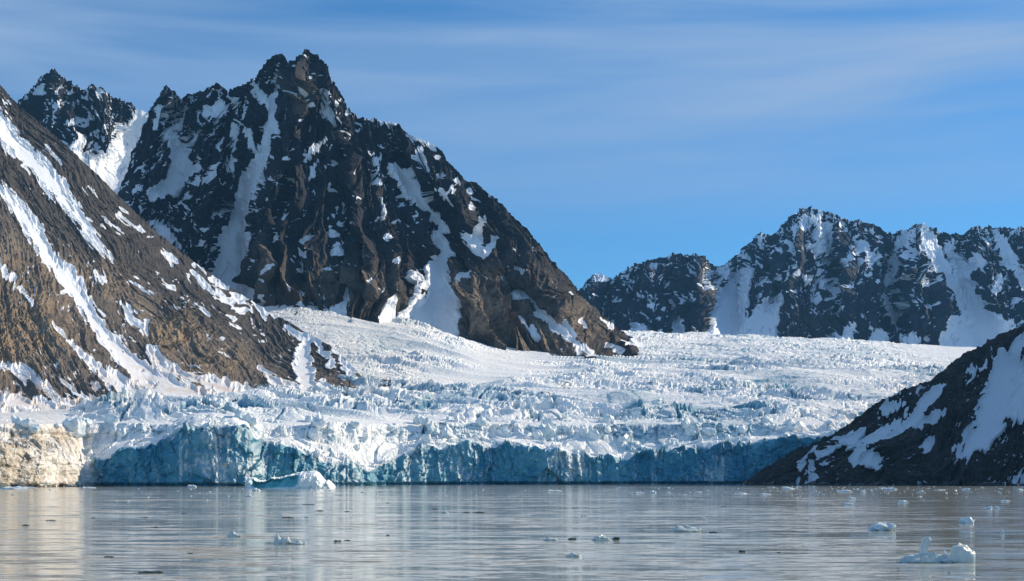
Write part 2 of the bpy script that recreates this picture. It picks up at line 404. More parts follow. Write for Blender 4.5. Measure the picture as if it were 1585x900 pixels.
    for (a, b, ra, rb, v) in dirts:
        dirt = np.maximum(dirt, v * np.exp(-(((px - a) / ra) ** 2 + ((py - b) / rb) ** 2)))
    # the far side of the crest
    bl = (np.linspace(0, 1, 22)[1:][::-1] ** 1.6)[:, None] * backlen
    bx = P[0, :, 0] * (1 + bl / P[0, :, 1]); by = P[0, :, 1] + bl
    bz = P[0, :, 2] - bl * back + perlin(bx / 60., by / 60., seed + 5) * np.minimum(bl, 60) * .35
    Xa = np.vstack([bx, P[..., 0]]); Ya = np.vstack([by, P[..., 1]]); Za = np.vstack([bz, P[..., 2]])
    pad = lambda a, v=None: np.vstack([np.broadcast_to(a[0] if v is None else v, bx.shape), a])
    o = grid_mesh(name, Xa, Ya, Za, {'snow': pad(snowv), 'tan': pad(tan), 'dirt': pad(dirt), 'lichen': pad(lic)}, mat, smooth_shade=False)
    return tag(o, kind='structure')

# -- the big dark peak
main_crest = [(150, 345), (170, 318), (180, 300), (190, 272), (205, 240), (220, 200), (232, 171), (245, 147), (258, 130), (268, 139), (280, 152), (295, 143), (305, 139),
    (318, 141), (330, 132), (345, 133), (355, 141), (364, 134), (385, 126), (400, 122), (407, 105), (416, 91), (428, 81), (438, 80), (445, 94), (451, 98),
    (462, 84), (478, 75), (490, 86), (505, 106), (520, 131), (535, 156), (550, 176), (562, 183), (580, 182), (590, 187), (607, 187), (618, 194),
    (630, 207), (650, 213), (672, 224), (685, 236), (700, 256), (712, 271), (725, 281), (738, 281), (750, 293), (780, 321), (810, 351), (840, 386),
    (870, 421), (890, 446), (905, 462), (930, 485), (955, 504), (975, 516), (990, 524), (1010, 534), (1030, 545)]
main_foot = [(150, 375), (180, 345), (240, 400), (300, 445), (360, 470), (400, 474), (490, 480), (530, 490), (600, 503), (650, 510), (690, 516), (720, 526), (760, 536),
    (820, 549), (870, 560), (900, 562), (940, 558), (965, 552), (990, 545), (1010, 546), (1030, 550)]
main_snow = [
    [(438, 108, 3), (427, 150, 7), (424, 180, 8), (414, 210, 9), (401, 247, 10), (380, 287, 12), (366, 330, 13), (362, 390, 17), (352, 440, 22), (360, 470, 40)],
    [(267, 207, 6), (276, 240, 13), (286, 262, 13), (261, 287, 13), (234, 302, 7)], [(322, 172, 9), (342, 170, 11)],
    [(301, 158, 4), (277, 195, 6)], [(395, 127, 4), (411, 160, 7)], [(364, 194, 3), (358, 262, 4)], [(378, 194, 3), (391, 227, 4)], [(384, 160, 3), (378, 178, 4)],
    [(240, 345, 5), (250, 356, 11), (262, 372, 10), (275, 376, 4)], [(247, 167, 3), (240, 200, 3)],
    [(495, 139, 2), (506, 170, 4), (517, 200, 6)], [(497, 139, 2), (525, 158, 4)],
    [(504, 215, 2), (487, 230, 4), (472, 245, 4)], [(495, 245, 1.5), (479, 276, 2)],
    [(616, 257, 6), (631, 280, 9), (650, 306, 9), (672, 336, 7), (689, 357, 3)],
    [(678, 363, 7), (690, 395, 11), (676, 420, 16), (684, 453, 17), (680, 490, 26), (645, 512, 34)], [(662, 437, 5), (642, 491, 13)],
    [(609, 462, 4), (603, 492, 16)], [(540, 446, 2), (532, 470, 6), (520, 490, 14)], [(642, 425, 6), (655, 432, 5)],
    [(741, 340, 8), (737, 366, 9), (740, 388, 9)], [(720, 366, 6), (738, 386, 8)], [(768, 370, 3), (750, 394, 5)],
    [(726, 419, 2), (703, 450, 8), (694, 484, 10), (690, 515, 14)],
    [(779, 429, 5)], [(802, 450, 3), (828, 476, 5), (858, 503, 5), (889, 533, 5), (925, 558, 4)], [(805, 488, 2), (828, 514, 4)], [(877, 500, 5), (889, 525, 4)], [(881, 453, 4)],
    [(898, 494, 2), (903, 506, 3)], [(798, 420, 3), (812, 424, 2)], [(930, 492, 3), (945, 505, 3)],
    [(563, 182, 2), (578, 182, 2)], [(592, 187, 3), (608, 188, 4)], [(633, 210, 3), (652, 216, 4), (672, 226, 4)],
    [(650, 230, 4)], [(678, 243, 4)], [(680, 295, 5), (697, 318, 3)], [(725, 292, 3), (729, 321, 4)], [(703, 283, 3), (712, 287, 2)],
    [(593, 310, 1.5), (604, 333, 2)], [(531, 317, 2.5), (527, 348, 2)], [(600, 367, 3)], [(960, 532, 4), (980, 540, 8)], [(985, 522, 6), (1010, 540, 16)], [(935, 540, 3), (955, 552, 6)]]
main_ribs = [(-70, [(478, 76, 14), (452, 150, 24), (432, 230, 26), (402, 330, 26), (390, 450, 30)]),
    (-45, [(520, 130, 16), (545, 240, 28), (585, 350, 30), (590, 450, 30)]), (-55, [(640, 205, 18), (705, 310, 28), (750, 400, 32), (735, 500, 50)]),
    (-40, [(740, 280, 12), (800, 370, 22), (850, 460, 30), (900, 540, 40)]), (-40, [(258, 130, 10), (225, 220, 22), (205, 290, 25)]), (-35, [(330, 132, 14), (318, 250, 18), (305, 350, 24), (310, 430, 25)]),
    (60, [(438, 100, 8), (424, 180, 12), (400, 250, 16), (365, 330, 22), (358, 440, 30)]), (45, [(275, 160, 12), (282, 250, 18), (255, 330, 20)]),
    (40, [(520, 200, 8), (530, 300, 12), (535, 450, 14)]), (45, [(616, 250, 14), (655, 310, 18), (690, 370, 20), (685, 450, 28), (650, 510, 40)]),
    (35, [(738, 300, 10), (742, 380, 16), (700, 450, 12)]), (30, [(790, 430, 8), (840, 490, 12), (900, 545, 14)]), (25, [(655, 400, 12), (630, 480, 16)]),
    (-25, [(650, 440, 8), (632, 480, 12)])]
def spk_main(px, py, t):
    v = .16 * sstep(300, 120, py) + .25 * sstep(440, 330, px) - .08
    return v + .06 * sstep(560, 700, px) * sstep(420, 250, py) - .10 * sstep(440, 560, px) * sstep(260, 360, py) - .22 * sstep(380, 470, py) * sstep(430, 700, px)
mm = mountain('mountain_peak', 150, 1030, 1.25, 440, main_crest,
    [(150, 2750), (245, 2760), (330, 2720), (430, 2620), (478, 2580), (562, 2600), (640, 2580), (740, 2560), (850, 2540), (950, 2500), (1030, 2480)],
    main_foot, glacier_dist, (455, -170), M_PEAK, [(95, 8., 42), (34, 11., 22), (13, 9., 6.5)], spk_main, main_snow, main_ribs,
    tans=[(750, 475, 75, 60, 1.0), (860, 515, 90, 45, 1.), (462, 155, 14, 28, .7), (520, 450, 160, 45, .45), (410, 420, 30, 45, .45), (930, 520, 40, 25, .6), (690, 440, 30, 30, .4)],
    dirts=[(760, 540, 150, 30, .4)], jag=4.2, seed=3, edge=3.6, swide=1.0, jagf=lambda x: 1 - .72 * sstep(540, 620, x))
tag(mm, 'tall dark pointed peak with snowy gullies above the glacier', 'mountain')

# -- the snowy peak behind it to the left
mb = mountain('mountain_back', -60, 300, 1.5, 190,
    [(-60, 210), (0, 185), (28, 156), (50, 136), (65, 120), (82, 105), (98, 120), (112, 128), (130, 135), (143, 128), (160, 140), (175, 146), (195, 156), (215, 168), (232, 170), (260, 175), (300, 200)],
    [(-60, 3350), (82, 3250), (215, 3300), (300, 3350)], [(-60, 330), (100, 345), (200, 380), (300, 420)], [(-60, 2900), (100, 2900), (200, 2900), (300, 2900)],
    (110, -300), M_PEAK, [(95, 7., 40), (34, 9., 20), (14, 8., 7)], lambda px, py, t: .25 + .12 * sstep(160, 240, py),
    [[(222, 175, 10), (205, 210, 16), (185, 240, 20), (165, 280, 34), (160, 330, 50)], [(124, 236, 10), (140, 262, 20)], [(60, 141, 5)], [(128, 215, 5), (112, 232, 8)], [(80, 160, 3), (90, 168, 3)]],
    [(-60, [(82, 105, 14), (95, 170, 24), (120, 230, 30)]), (-45, [(150, 130, 16), (170, 180, 22), (175, 220, 20)]), (50, [(225, 170, 14), (195, 230, 24), (170, 300, 40)])],
    jag=4, seed=21)
tag(mb, 'snow streaked dark summit behind the saddle at far left', 'mountain')

# -- the far range across the ice
far_crest = [(850, 470), (885, 452), (900, 444), (912, 427), (928, 420), (940, 430), (950, 430), (957, 420), (975, 410), (1000, 405), (1020, 400), (1045, 393), (1075, 391), (1095, 400),
    (1108, 412), (1120, 410), (1145, 392), (1165, 370), (1178, 358), (1195, 362), (1205, 355), (1222, 336), (1240, 323), (1255, 318), (1275, 325), (1300, 335), (1325, 340),
    (1350, 346), (1365, 356), (1380, 360), (1400, 357), (1415, 345), (1430, 345), (1450, 355), (1470, 359), (1490, 360), (1510, 351), (1530, 347), (1550, 351), (1585, 353),
    (1640, 370), (1700, 360), (1760, 385), (1850, 420)]
far_snow = [[(1136, 428, 10), (1129, 467, 15), (1126, 520, 22)], [(1156, 422, 5), (1146, 470, 6), (1142, 500, 10)], [(1190, 478, 12), (1172, 512, 30)], [(1049, 436, 2), (1042, 471, 3), (1051, 515, 6)],
    [(989, 505, 6), (985, 520, 12)], [(1271, 329, 3), (1276, 387, 3)], [(1280, 350, 4), (1284, 385, 6)], [(1343, 387, 4), (1365, 440, 5), (1387, 488, 3)], [(1400, 362, 6), (1378, 427, 5), (1368, 450, 3)],
    [(1431, 354, 6), (1458, 400, 10), (1489, 453, 8), (1503, 493, 12)], [(1472, 378, 5), (1503, 445, 10), (1518, 489, 12), (1535, 518, 40)], [(1500, 525, 44)], [(1547, 366, 6), (1569, 409, 7), (1590, 450, 8)],
    [(1512, 405, 10), (1498, 418, 6)], [(1318, 508, 6), (1306, 527, 16)], [(1360, 524, 14)], [(1408, 529, 14)], [(1009, 413, 5)], [(926, 428, 6), (936, 434, 5)], [(1227, 350, 3), (1232, 395, 3)],
    [(1249, 427, 3)], [(1316, 405, 6), (1305, 420, 4)], [(1200, 467, 6)], [(1118, 416, 4)], [(1240, 340, 3), (1262, 336, 4)], [(1440, 385, 4), (1455, 420, 5)], [(1550, 430, 5), (1540, 450, 4)]]
far_ribs = [(-70, [(1255, 318, 20), (1240, 400, 34), (1250, 480, 40)]), (-130, [(1420, 345, 16), (1425, 420, 26), (1440, 490, 30)]), (-110, [(1090, 395, 16), (1095, 460, 22), (1095, 520, 24)]),
    (-90, [(1320, 340, 16), (1330, 420, 26), (1335, 500, 30)]), (-60, [(1530, 347, 16), (1540, 430, 24), (1560, 500, 26)]), (-60, [(1010, 402, 14), (1005, 460, 20), (1010, 515, 24)]),
    (130, [(1138, 405, 8), (1130, 460, 14), (1126, 520, 20)]), (80, [(1276, 330, 6), (1285, 390, 10), (1300, 430, 14)]), (90, [(1395, 360, 10), (1372, 430, 14), (1388, 490, 12)]),
    (60, [(1475, 360, 10), (1503, 445, 14), (1530, 515, 24)]), (60, [(1047, 400, 6), (1042, 470, 8), (1050, 515, 10)]), (50, [(1200, 370, 8), (1190, 470, 14), (1172, 515, 24)])]
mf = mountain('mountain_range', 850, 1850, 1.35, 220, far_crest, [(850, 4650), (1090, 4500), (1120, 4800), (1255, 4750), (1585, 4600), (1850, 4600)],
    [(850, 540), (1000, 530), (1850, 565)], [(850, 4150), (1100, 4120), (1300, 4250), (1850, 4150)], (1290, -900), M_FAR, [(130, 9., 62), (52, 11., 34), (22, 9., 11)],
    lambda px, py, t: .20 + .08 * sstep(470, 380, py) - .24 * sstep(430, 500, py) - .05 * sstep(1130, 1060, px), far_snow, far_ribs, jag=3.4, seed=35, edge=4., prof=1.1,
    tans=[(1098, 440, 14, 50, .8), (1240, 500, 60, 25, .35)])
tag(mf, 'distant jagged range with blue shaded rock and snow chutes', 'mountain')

# -- the near scree slope on the left
left_crest = [(-260, -110), (-80, 52), (0, 130), (12, 144), (30, 165), (50, 181), (100, 222), (150, 270), (200, 320), (250, 365), (300, 405), (350, 440), (395, 468), (420, 484), (450, 500),
    (480, 518), (510, 534), (535, 555), (560, 583), (580, 603), (610, 622), (640, 632)]
left_foot = [(-260, 640), (0, 642), (100, 634), (200, 632), (300, 630), (400, 626), (480, 620), (560, 612), (600, 622), (640, 640)]
left_snow = [[(-40, 130, 10), (0, 190, 14), (20, 220, 14), (50, 247, 15), (77, 274, 14), (100, 307, 12), (130, 345, 9), (145, 372, 6), (174, 402, 3)],
    [(-30, 262, 8), (0, 291, 8), (23, 314, 11), (46, 344, 13), (62, 373, 13), (82, 404, 12), (112, 434, 14), (134, 474, 12), (160, 514, 11), (187, 547, 15), (227, 581, 20), (267, 608, 26), (330, 640, 34)],
    [(-20, 400, 4), (0, 414, 4), (20, 434, 4), (50, 467, 2)], [(80, 500, 1), (110, 531, 3), (150, 567, 8), (200, 604, 15), (225, 630, 20)],
    [(0, 563, 4), (30, 573, 8), (67, 596, 6), (94, 621, 6)], [(191, 470, 4), (200, 487, 7), (224, 514, 4)], [(234, 541, 6), (244, 559, 8), (284, 578, 6), (334, 594, 13), (375, 614, 20)], [(100, 622, 10), (170, 630, 14)], [(0, 610, 6), (60, 628, 10)], [(400, 615, 10), (440, 622, 8)],
    [(257, 392, 5), (267, 407, 4)], [(294, 424, 3), (334, 454, 5), (374, 480, 4)], [(301, 410, 1.5), (344, 444, 3), (391, 477, 3)], [(201, 434, 2), (234, 454, 2)], [(247, 427, 1.5), (267, 444, 2)],
    [(304, 470, 2), (324, 484, 3)], [(358, 490, 2), (371, 510, 3)], [(70, 230, 2), (94, 250, 2)], [(160, 334, 2.5), (187, 358, 2)], [(184, 331, 3), (221, 358, 3)], [(134, 291, 2), (147, 300, 2)],
    [(10, 158, 3)], [(478, 524, 9), (466, 547, 12), (470, 575, 15), (480, 600, 12)], [(495, 535, 6), (512, 562, 5)], [(500, 596, 11)], [(440, 505, 4), (465, 522, 7)], [(521, 540, 5), (535, 566, 5), (560, 596, 5)],
    [(401, 571, 4), (445, 597, 6), (490, 620, 8)], [(94, 581, 3), (127, 617, 4)], [(147, 597, 4)], [(-20, 610, 8), (40, 622, 8), (90, 634, 12)], [(0, 640, 12), (120, 640, 8)], [(280, 604, 8), (310, 624, 10)],
    [(60, 270, 6), (78, 300, 5)], [(150, 420, 3), (162, 436, 2)], [(400, 470, 4), (425, 488, 5)], [(225, 500, 3), (232, 520, 3)], [(505, 600, 4), (520, 612, 5)]]
def spk_left(px, py, t):
    q = (px + 63) / (py - 85 + 1e-3)
    st = fbm(q * 26., py / 120., 3, 401)
    return -.34 + .30 * sstep(.62, 1.0, t) * sstep(-.1, .5, st) + .08 * sstep(.85, 1., t) + .06 * sstep(470, 530, px)
ml = mountain('mountain_left', -260, 640, 1.5, 380, left_crest, [(-260, 2080), (-80, 2040), (0, 2000), (200, 1950), (395, 1850), (480, 1730), (560, 1580), (600, 1520), (640, 1490)],
    left_foot, glacier_dist, (-63, 85), M_SCREE, [(60, 7., 6), (22, 6., 2.4), (8, 2., 1.8)], spk_left, left_snow,
    [(-22, [(60, 480, 40), (100, 560, 40)]), (-26, [(290, 500, 45), (340, 545, 45)]), (14, [(60, 373, 14), (112, 434, 16), (160, 514, 16), (227, 581, 20)])],
    tans=[(40, 500, 75, 80, .85), (275, 505, 55, 40, 1.), (180, 430, 60, 50, .45), (90, 420, 60, 40, .5), (340, 560, 60, 30, .7), (450, 540, 60, 40, .25), (20, 420, 60, 40, .5)],
    dirts=[(150, 620, 220, 50, 1.), (330, 600, 160, 45, 1.), (480, 590, 70, 50, .5), (250, 560, 90, 50, .6)], prof=1.12, jag=1.6, seed=52, edge=4.5, spk=(.72, .1), outcrop=.8, grit=.5, vein=.8, back=.55, backlen=420,
    lichen=lambda px, py, t: .95 * sstep(.62, .2, t) * sstep(-.2, .25, (px * .75 + 300 - py) / 200.) + .25 * sstep(330, 420, px) + .16)
tag(ml, 'brown scree slope streaked with snow rising on the left', 'mountain')

# -- the shaded rocky hill on the right shore
hill_crest = [(1120, 752), (1150, 747), (1180, 729), (1215, 708), (1260, 684), (1295, 667), (1330, 644), (1370, 618), (1395, 603), (1440, 589), (1465, 570), (1490, 549), (1540, 520), (1585, 502), (1625, 478), (1680, 400), (1760, 290), (1850, 190), (2100, 0), (2500, -80)]  # crest past the right edge is unseen, raised to cast shade on the hill
hill_snow = [[(1600, 510, 8), (1572, 545, 16), (1556, 580, 24), (1540, 625, 28), (1525, 662, 22), (1490, 700, 10)], [(1600, 590, 34), (1585, 630, 26)], [(1450, 603, 10), (1431, 625, 12), (1403, 653, 8), (1357, 672, 10), (1310, 682, 9), (1240, 709, 2)],
    [(1375, 630, 8), (1395, 624, 7)], [(1330, 703, 12), (1345, 712, 16)], [(1431, 690, 7), (1445, 684, 4)], [(1259, 737, 5)], [(1280, 733, 3)], [(1576, 741, 12)], [(1240, 719, 3), (1275, 719, 2)], [(1500, 575, 5), (1525, 562, 4)], [(1425, 655, 9), (1455, 640, 5)], [(1650, 520, 30), (1640, 640, 50)]]
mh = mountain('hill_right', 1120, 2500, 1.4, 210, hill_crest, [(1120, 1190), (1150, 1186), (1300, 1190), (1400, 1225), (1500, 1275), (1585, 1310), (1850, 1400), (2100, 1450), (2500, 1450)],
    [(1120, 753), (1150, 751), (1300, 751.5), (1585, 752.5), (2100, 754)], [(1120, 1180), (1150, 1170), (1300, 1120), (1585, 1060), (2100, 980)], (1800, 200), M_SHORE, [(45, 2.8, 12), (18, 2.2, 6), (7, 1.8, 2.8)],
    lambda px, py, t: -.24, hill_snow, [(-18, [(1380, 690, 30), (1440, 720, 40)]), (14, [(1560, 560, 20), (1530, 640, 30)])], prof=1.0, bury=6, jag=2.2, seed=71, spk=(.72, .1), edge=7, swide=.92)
tag(mh, 'dark shaded rocky hill with snow patches on the right shore', 'hill')

# ------------------------------------------------------------------ boulders along the foot of the hill, then the glacier
import bmesh
def water_dist(py): return CH * F / (py - HZ)
def rough_lump(seed, w, dep, h, cuts=9, sub=3, nz=.22, humps=1.):
    """angular ice lump: width w, depth dep, h above the water, part of it below"""
    rnd = random.Random(seed); bm = bmesh.new(); bmesh.ops.create_icosphere(bm, subdivisions=sub, radius=1.0)
    V = np.array([v.co[:] for v in bm.verts]); fc = [[v.index for v in f.verts] for f in bm.faces]; bm.free()
    for k in range(cuts):
        z = rnd.uniform(-.2, 1.); a = rnd.uniform(0, 6.283); r_ = math.sqrt(max(0, 1 - z * z)); dvec = np.array([r_ * math.cos(a), r_ * math.sin(a), z])
        lim = rnd.uniform(.68, .92); e = V @ dvec - lim; V = V - np.clip(e, 0, 9)[:, None] * dvec
    V = V * (1 + nz * fbm(V[:, 0] * 1.6 + seed * 3.1 + V[:, 2], V[:, 1] * 1.6 + seed - V[:, 2] * .7, 3, seed % 50))[:, None]
    lo, hi = V.min(0), V.max(0); V = (V - (lo + hi) / 2) / (hi - lo)         # unit box
    V[:, 2] += .5
    hump = .55 + .75 * np.abs(perlin(V[:, 0] * 3.2 + seed * 1.7, V[:, 1] * 2. + seed, seed % 40)) * 1.4 + .25 * perlin(V[:, 0] * 8 + seed, V[:, 1] * 7, 3)
    hump = 1 + (hump - 1) * humps
    V[:, 2] = np.where(V[:, 2] > .3, .3 + (V[:, 2] - .3) * hump, V[:, 2]); V[:, 2] *= 1 / V[:, 2].max()
    V = V * np.array([w, dep, h * 1.45]); V[:, 2] -= h * .45
    return V.tolist(), fc
def seracs(parent, P, W, PX, n2):
    """leaning blocks of ice along the broken edge above the front"""
    rnd = random.Random(8); protos = []
    for k in range(14):
        V, fc = rough_lump(500 + k, 1., rnd.uniform(.6, 1.), rnd.uniform(.5, 1.0), 12, 2, .10)
        me = bpy.data.meshes.new('serac'); me.from_pydata(V, [], fc); me.update(); me.materials.append(M_SERAC); protos.append(me)
    nr, nc = W.shape; done = 0
    while done < 190:
        i, j = rnd.randrange(nr), rnd.randrange(nc)
        if not (-20 < PX[i, j] < 1290) or not (1.15 < W[i, j] < 6.6) or (PX[i, j] < 120 and W[i, j] > 4): continue
        if W[i, j] > 4.2 and rnd.random() < .35: continue
        p = P[i, j]; sz = rnd.uniform(3.5, 9.5) * (1.25 if 2.6 < W[i, j] < 4.2 else .8)
        o = bpy.data.objects.new('serac', protos[rnd.randrange(14)]); COL.objects.link(o); o.parent = parent
        o.location = (p[0], p[1], p[2] + sz * .05); o.scale = (sz * rnd.uniform(.8, 1.5), sz, sz * rnd.uniform(.7, 1.25))
        o.rotation_euler = (rnd.uniform(-.3, .3), rnd.uniform(-.3, .3), rnd.uniform(0, 6.28)); done += 1
def build_glacier():
    pxs = columns(-260, 1800, 1.5)
    KP, KY = glacier_knots(pxs)
    nk = KP.shape[0]
    counts = [66, 14, 18, 26] + [36, 36, 36, 36, 36, 34, 30, 28, 18][:nk - 5]
    PY, DD, W = [], [], []
    for i in range(nk - 1):
        t = np.linspace(0, 1, counts[i], endpoint=(i == nk - 2))[:, None]
        PY.append(KP[i] + (KP[i + 1] - KP[i]) * t); DD.append(KY[i] + (KY[i + 1] - KY[i]) * t)
        W.append(np.full((len(t), len(pxs)), i, float) + t)
    PY, DD, W = np.vstack(PY), np.vstack(DD), np.vstack(W)
    wall = W < 4.02
    PYs, DDs = smooth(smooth(PY, 7, 0), 3, 1), smooth(smooth(DD, 7, 0), 9, 1)
    PX = np.broadcast_to(pxs, PY.shape)
    X, Y, Z = world_pt(PX, PYs, DDs)
    n = grid_normals(X, Y, Z)
    nw = np.stack([n[..., 0] * .6, -np.sqrt(1 - np.clip(n[..., 0] * .6, -.9, .9) ** 2), n[..., 2] * 0], -1)
    # --- front wall: slabs, flutes and calved hollows
    low = sstep(1.25, .95, W); step = sstep(2.6, 3.1, W) * sstep(4.1, 3.9, W)
    xs = X + fbm(X / 50., Z / 50., 2, 5) * 4
    _, e1, a1, a2, a3, ox, oy = voro(xs / 26., Z / 34., 3)
    _, e2, b1, b2, b3, px2, py2 = voro(xs / 9., Z / 13., 5)
    _, e3, s1, s2, s3, sx3, sy3 = voro(xs / 4.2, Z / 6.5, 9)
    dw = (a1 - .5) * 7 + (ox * (a2 - .5) * 11 + oy * (a3 - .5) * 7) + (b1 - .5) * 4.2 + (px2 * (b2 - .5) + py2 * (b3 - .5)) * 8 + (s1 - .5) * 1.8 + (sx3 * (s2 - .5) + sy3 * (s3 - .5)) * 4
    _, e4, t1, t2, t3, tx4, ty4 = voro(xs / 7., Z / 42., 19)
    dw = dw * .50 + (t1 - .5) * 2.5 + tx4 * (t2 - .5) * 4.5 + ridged(xs / 15., Z / 90., 3, 8) * 2.5 + fbm(X / 5., Z / 5., 3, 12) * 1.3 
    # --- broken surface: tilted blocks parted by crevasses, smaller and flatter up-glacier
    flow = X * .25 + Y
    bx = X + fbm(X / 70., Y / 90., 3, 31) * 22; by = Y + fbm(X / 70., Y / 90., 3, 33) * 26 + X * .10
    _, f1, c1, c2, c3, cx, cy = voro(bx / 44., by / 26., 41)
    _, f2, d1, d2, d3, dx, dy = voro(bx / 19., by / 12., 43)
    _, f3, g1, g2, g3, gx, gy = voro(bx / 8., by / 8., 47)
    near = sstep(1750, 1250, Y); far = sstep(1500, 2600, Y)
    rough = np.clip(.55 + 1.5 * fbm(X / 230., Y / 150., 3, 51) + .30 * near, .10, 1.3)
    # the snow-filled tributary under the big peak and the upper left margin are smooth
    smooth_l = sstep(640, 520, PX) * sstep(1560, 1850, Y) * .55
    smooth_l = np.maximum(smooth_l, sstep(900, 800, PX) * sstep(690, 760, PX) * sstep(1620, 1760, Y) * sstep(2500, 2000, Y) * .8)
    smooth_l = np.maximum(smooth_l, sstep(175, 90, PX) * sstep(975, 1060, Y) * .97)
    smooth_l = np.maximum(smooth_l, sstep(1330, 1480, PX) * sstep(2000, 2800, Y) * .7)
    rough = rough * (1 - smooth_l)
    crev = ridged(bx / 130., by / 30., 3, 151) ** 2
    big = (c1 - .5) * 8 + (cx * (c2 - .5) * 13 + cy * (c3 - .5) * 12) - sstep(.14, .02, f1) * 7
    mid = (d1 - .5) * 3.6 + (dx * (d2 - .5) + dy * (d3 - .5)) * 8 - sstep(.16, .02, f2) * 2.5
    sml = (g1 - .5) * 1.8 + (gx * (g2 - .5) + gy * (g3 - .5)) * 3.6
    ds = big * (.30 + .95 * near) + mid * (.55 + .25 * near) + sml * .7 + crev * 6 + fbm(X / 60., Y / 60., 3, 61) * 4
    ds = ds * rough * (.78 - .22 * far) + ridged(X / 260. , flow / 85., 2, 66) * 11 * (1 - smooth_l)
    k = sstep(4.05, 4.6, W)[..., None]
    ledge = (sstep(.95, 1.2, W) * sstep(3.2, 2.8, W))
    rub = (d1 - .5) * 3 + (dx * (d2 - .5) + dy * (d3 - .5)) * 8 + sml * 1.3
    P = np.stack([X, Y, Z], -1)
    P = P + nw * (dw * np.maximum(low, step))[..., None] * (1 - k)
    P[..., 2] += ds * k[..., 0] + rub * ledge * .8 + (a1 - .5) * 6 * step * (1 - k[..., 0])
    P[..., 1] += 5. * sstep(3.2, .8, P[..., 2]) * (W < 1)                       # melt notch at the waterline
    topn = (sstep(.55, 1., W) * sstep(1.5, 1., W)) * (fbm(X / 22., Y * 0, 3, 71) * 5 + (b1 - .5) * 5)
    P[..., 2] += topn * (Z > 6)
    n2 = grid_normals(P[..., 0], P[..., 1], P[..., 2])
    steep = sstep(.75, .25, n2[..., 2])
    blue = np.where(W < 1.05, (.95 + .50 * fbm(X / 48., Z / 40., 4, 81)) * (1 - .45 * sstep(.35, .75, n2[..., 0])), steep * (.30 + .5 * np.clip(fbm(X / 50., Y / 50., 3, 83) + .2, 0, 1)))  # wall faces turned right are painted paler, as the sun would light them
    blue = np.where(W >= 1.05, blue * (1 - .7 * smooth_l) + .25 * sstep(.10, .02, f1) * k[..., 0] * (1 - smooth_l), blue)
    blue = np.where(W > 1.05, blue + np.clip(.15 + .5 * fbm(X / 130., Y / 170., 4, 87), 0, .44) * (1 - .85 * smooth_l), blue)
    dirtm = sstep(175, 95, PX) * sstep(4.6, 3.2, W) * 1.0
    blue = blue * (1 - .9 * sstep(170, 118, PX))
    dirtm = np.maximum(dirtm, .35 * sstep(300, 120, PX) * sstep(3.0, 5.2, W))
    dirtm = np.maximum(dirtm, .30 * sstep(720, 600, PX) * sstep(1350, 1600, Y))
    grit = np.zeros(X.shape)
    for (a, b, ra, rb, v) in [(872, 606, 26, 16, .76), (845, 622, 30, 8, .72), (1010, 600, 16, 22, .72), (985, 618, 26, 6, .66), (640, 600, 60, 10, .18), (300, 642, 60, 8, .45), (595, 604, 18, 8, .85), (60, 754, 90, 7, .95), (840, 588, 40, 7, .62), (720, 562, 26, 6, .66), (760, 580, 30, 5, .55), (930, 575, 30, 8, .5)]:
        grit = np.maximum(grit, v * (.92 if b < 700 else 1.) * np.exp(-(((PX + (PYs - b) * .8 - a) / ra / 1.3) ** 2 + ((PYs - b) / rb / 1.0) ** 2)))
    # the ice goes on behind the last row
    ext = np.array([600., 2500.])[:, None]
    ex = P[-1, :, 0] * (1 + ext / P[-1, :, 1]); ey = P[-1, :, 1] + ext; ez = P[-1, :, 2] - ext * .03
    X2 = np.vstack([P[..., 0], ex]); Y2 = np.vstack([P[..., 1], ey]); Z2 = np.vstack([P[..., 2], ez])
    pad = lambda a: np.vstack([a, a[-1:], a[-1:]])
    o = grid_mesh('glacier', X2, Y2, Z2, {'blue': pad(blue), 'dirt': pad(dirtm), 'grit': pad(grit)}, M_ICE, smooth_shade=False)
    seracs(o, P, W, PX, n2)
    return tag(o, 'broken white and blue glacier ending in an ice cliff', 'glacier', kind='structure')
glacier = build_glacier()

# ------------------------------------------------------------------ the air
def build_haze():
    x0, x1, y0, y1, z0, z1 = -7000., 7000., -3000., 9500., -2., 1400.
    v = [(x, y, z) for z in (z0, z1) for x, y in ((x0, y0), (x1, y0), (x1, y1), (x0, y1))]
    f = [(3, 2, 1, 0), (4, 5, 6, 7), (0, 1, 5, 4), (1, 2, 6, 5), (2, 3, 7, 6), (3, 0, 4, 7)]
    T = NT('thin_air'); T.t.nodes.remove(T.b)
    pv = T.n('VolumePrincipled'); pv.inputs['Color'].default_value = (.22, .58, 1.0, 1); pv.inputs['Density'].default_value = 2.5e-5
    T.l(pv.outputs[0], T.out.inputs['Volume'])
    return tag(poly_mesh('haze', v, f, T.m), 'thin blue air over the fjord', 'haze', kind='stuff')
build_haze()

# ------------------------------------------------------------------ the water
wat = poly_mesh('water', [(-9000, -400, 0), (9000, -400, 0), (9000, 9000, 0), (-9000, 9000, 0)], [(0, 1, 2, 3)], M_WATER)
tag(wat, 'rippled grey green fjord water in front of the ice', 'water', kind='structure')

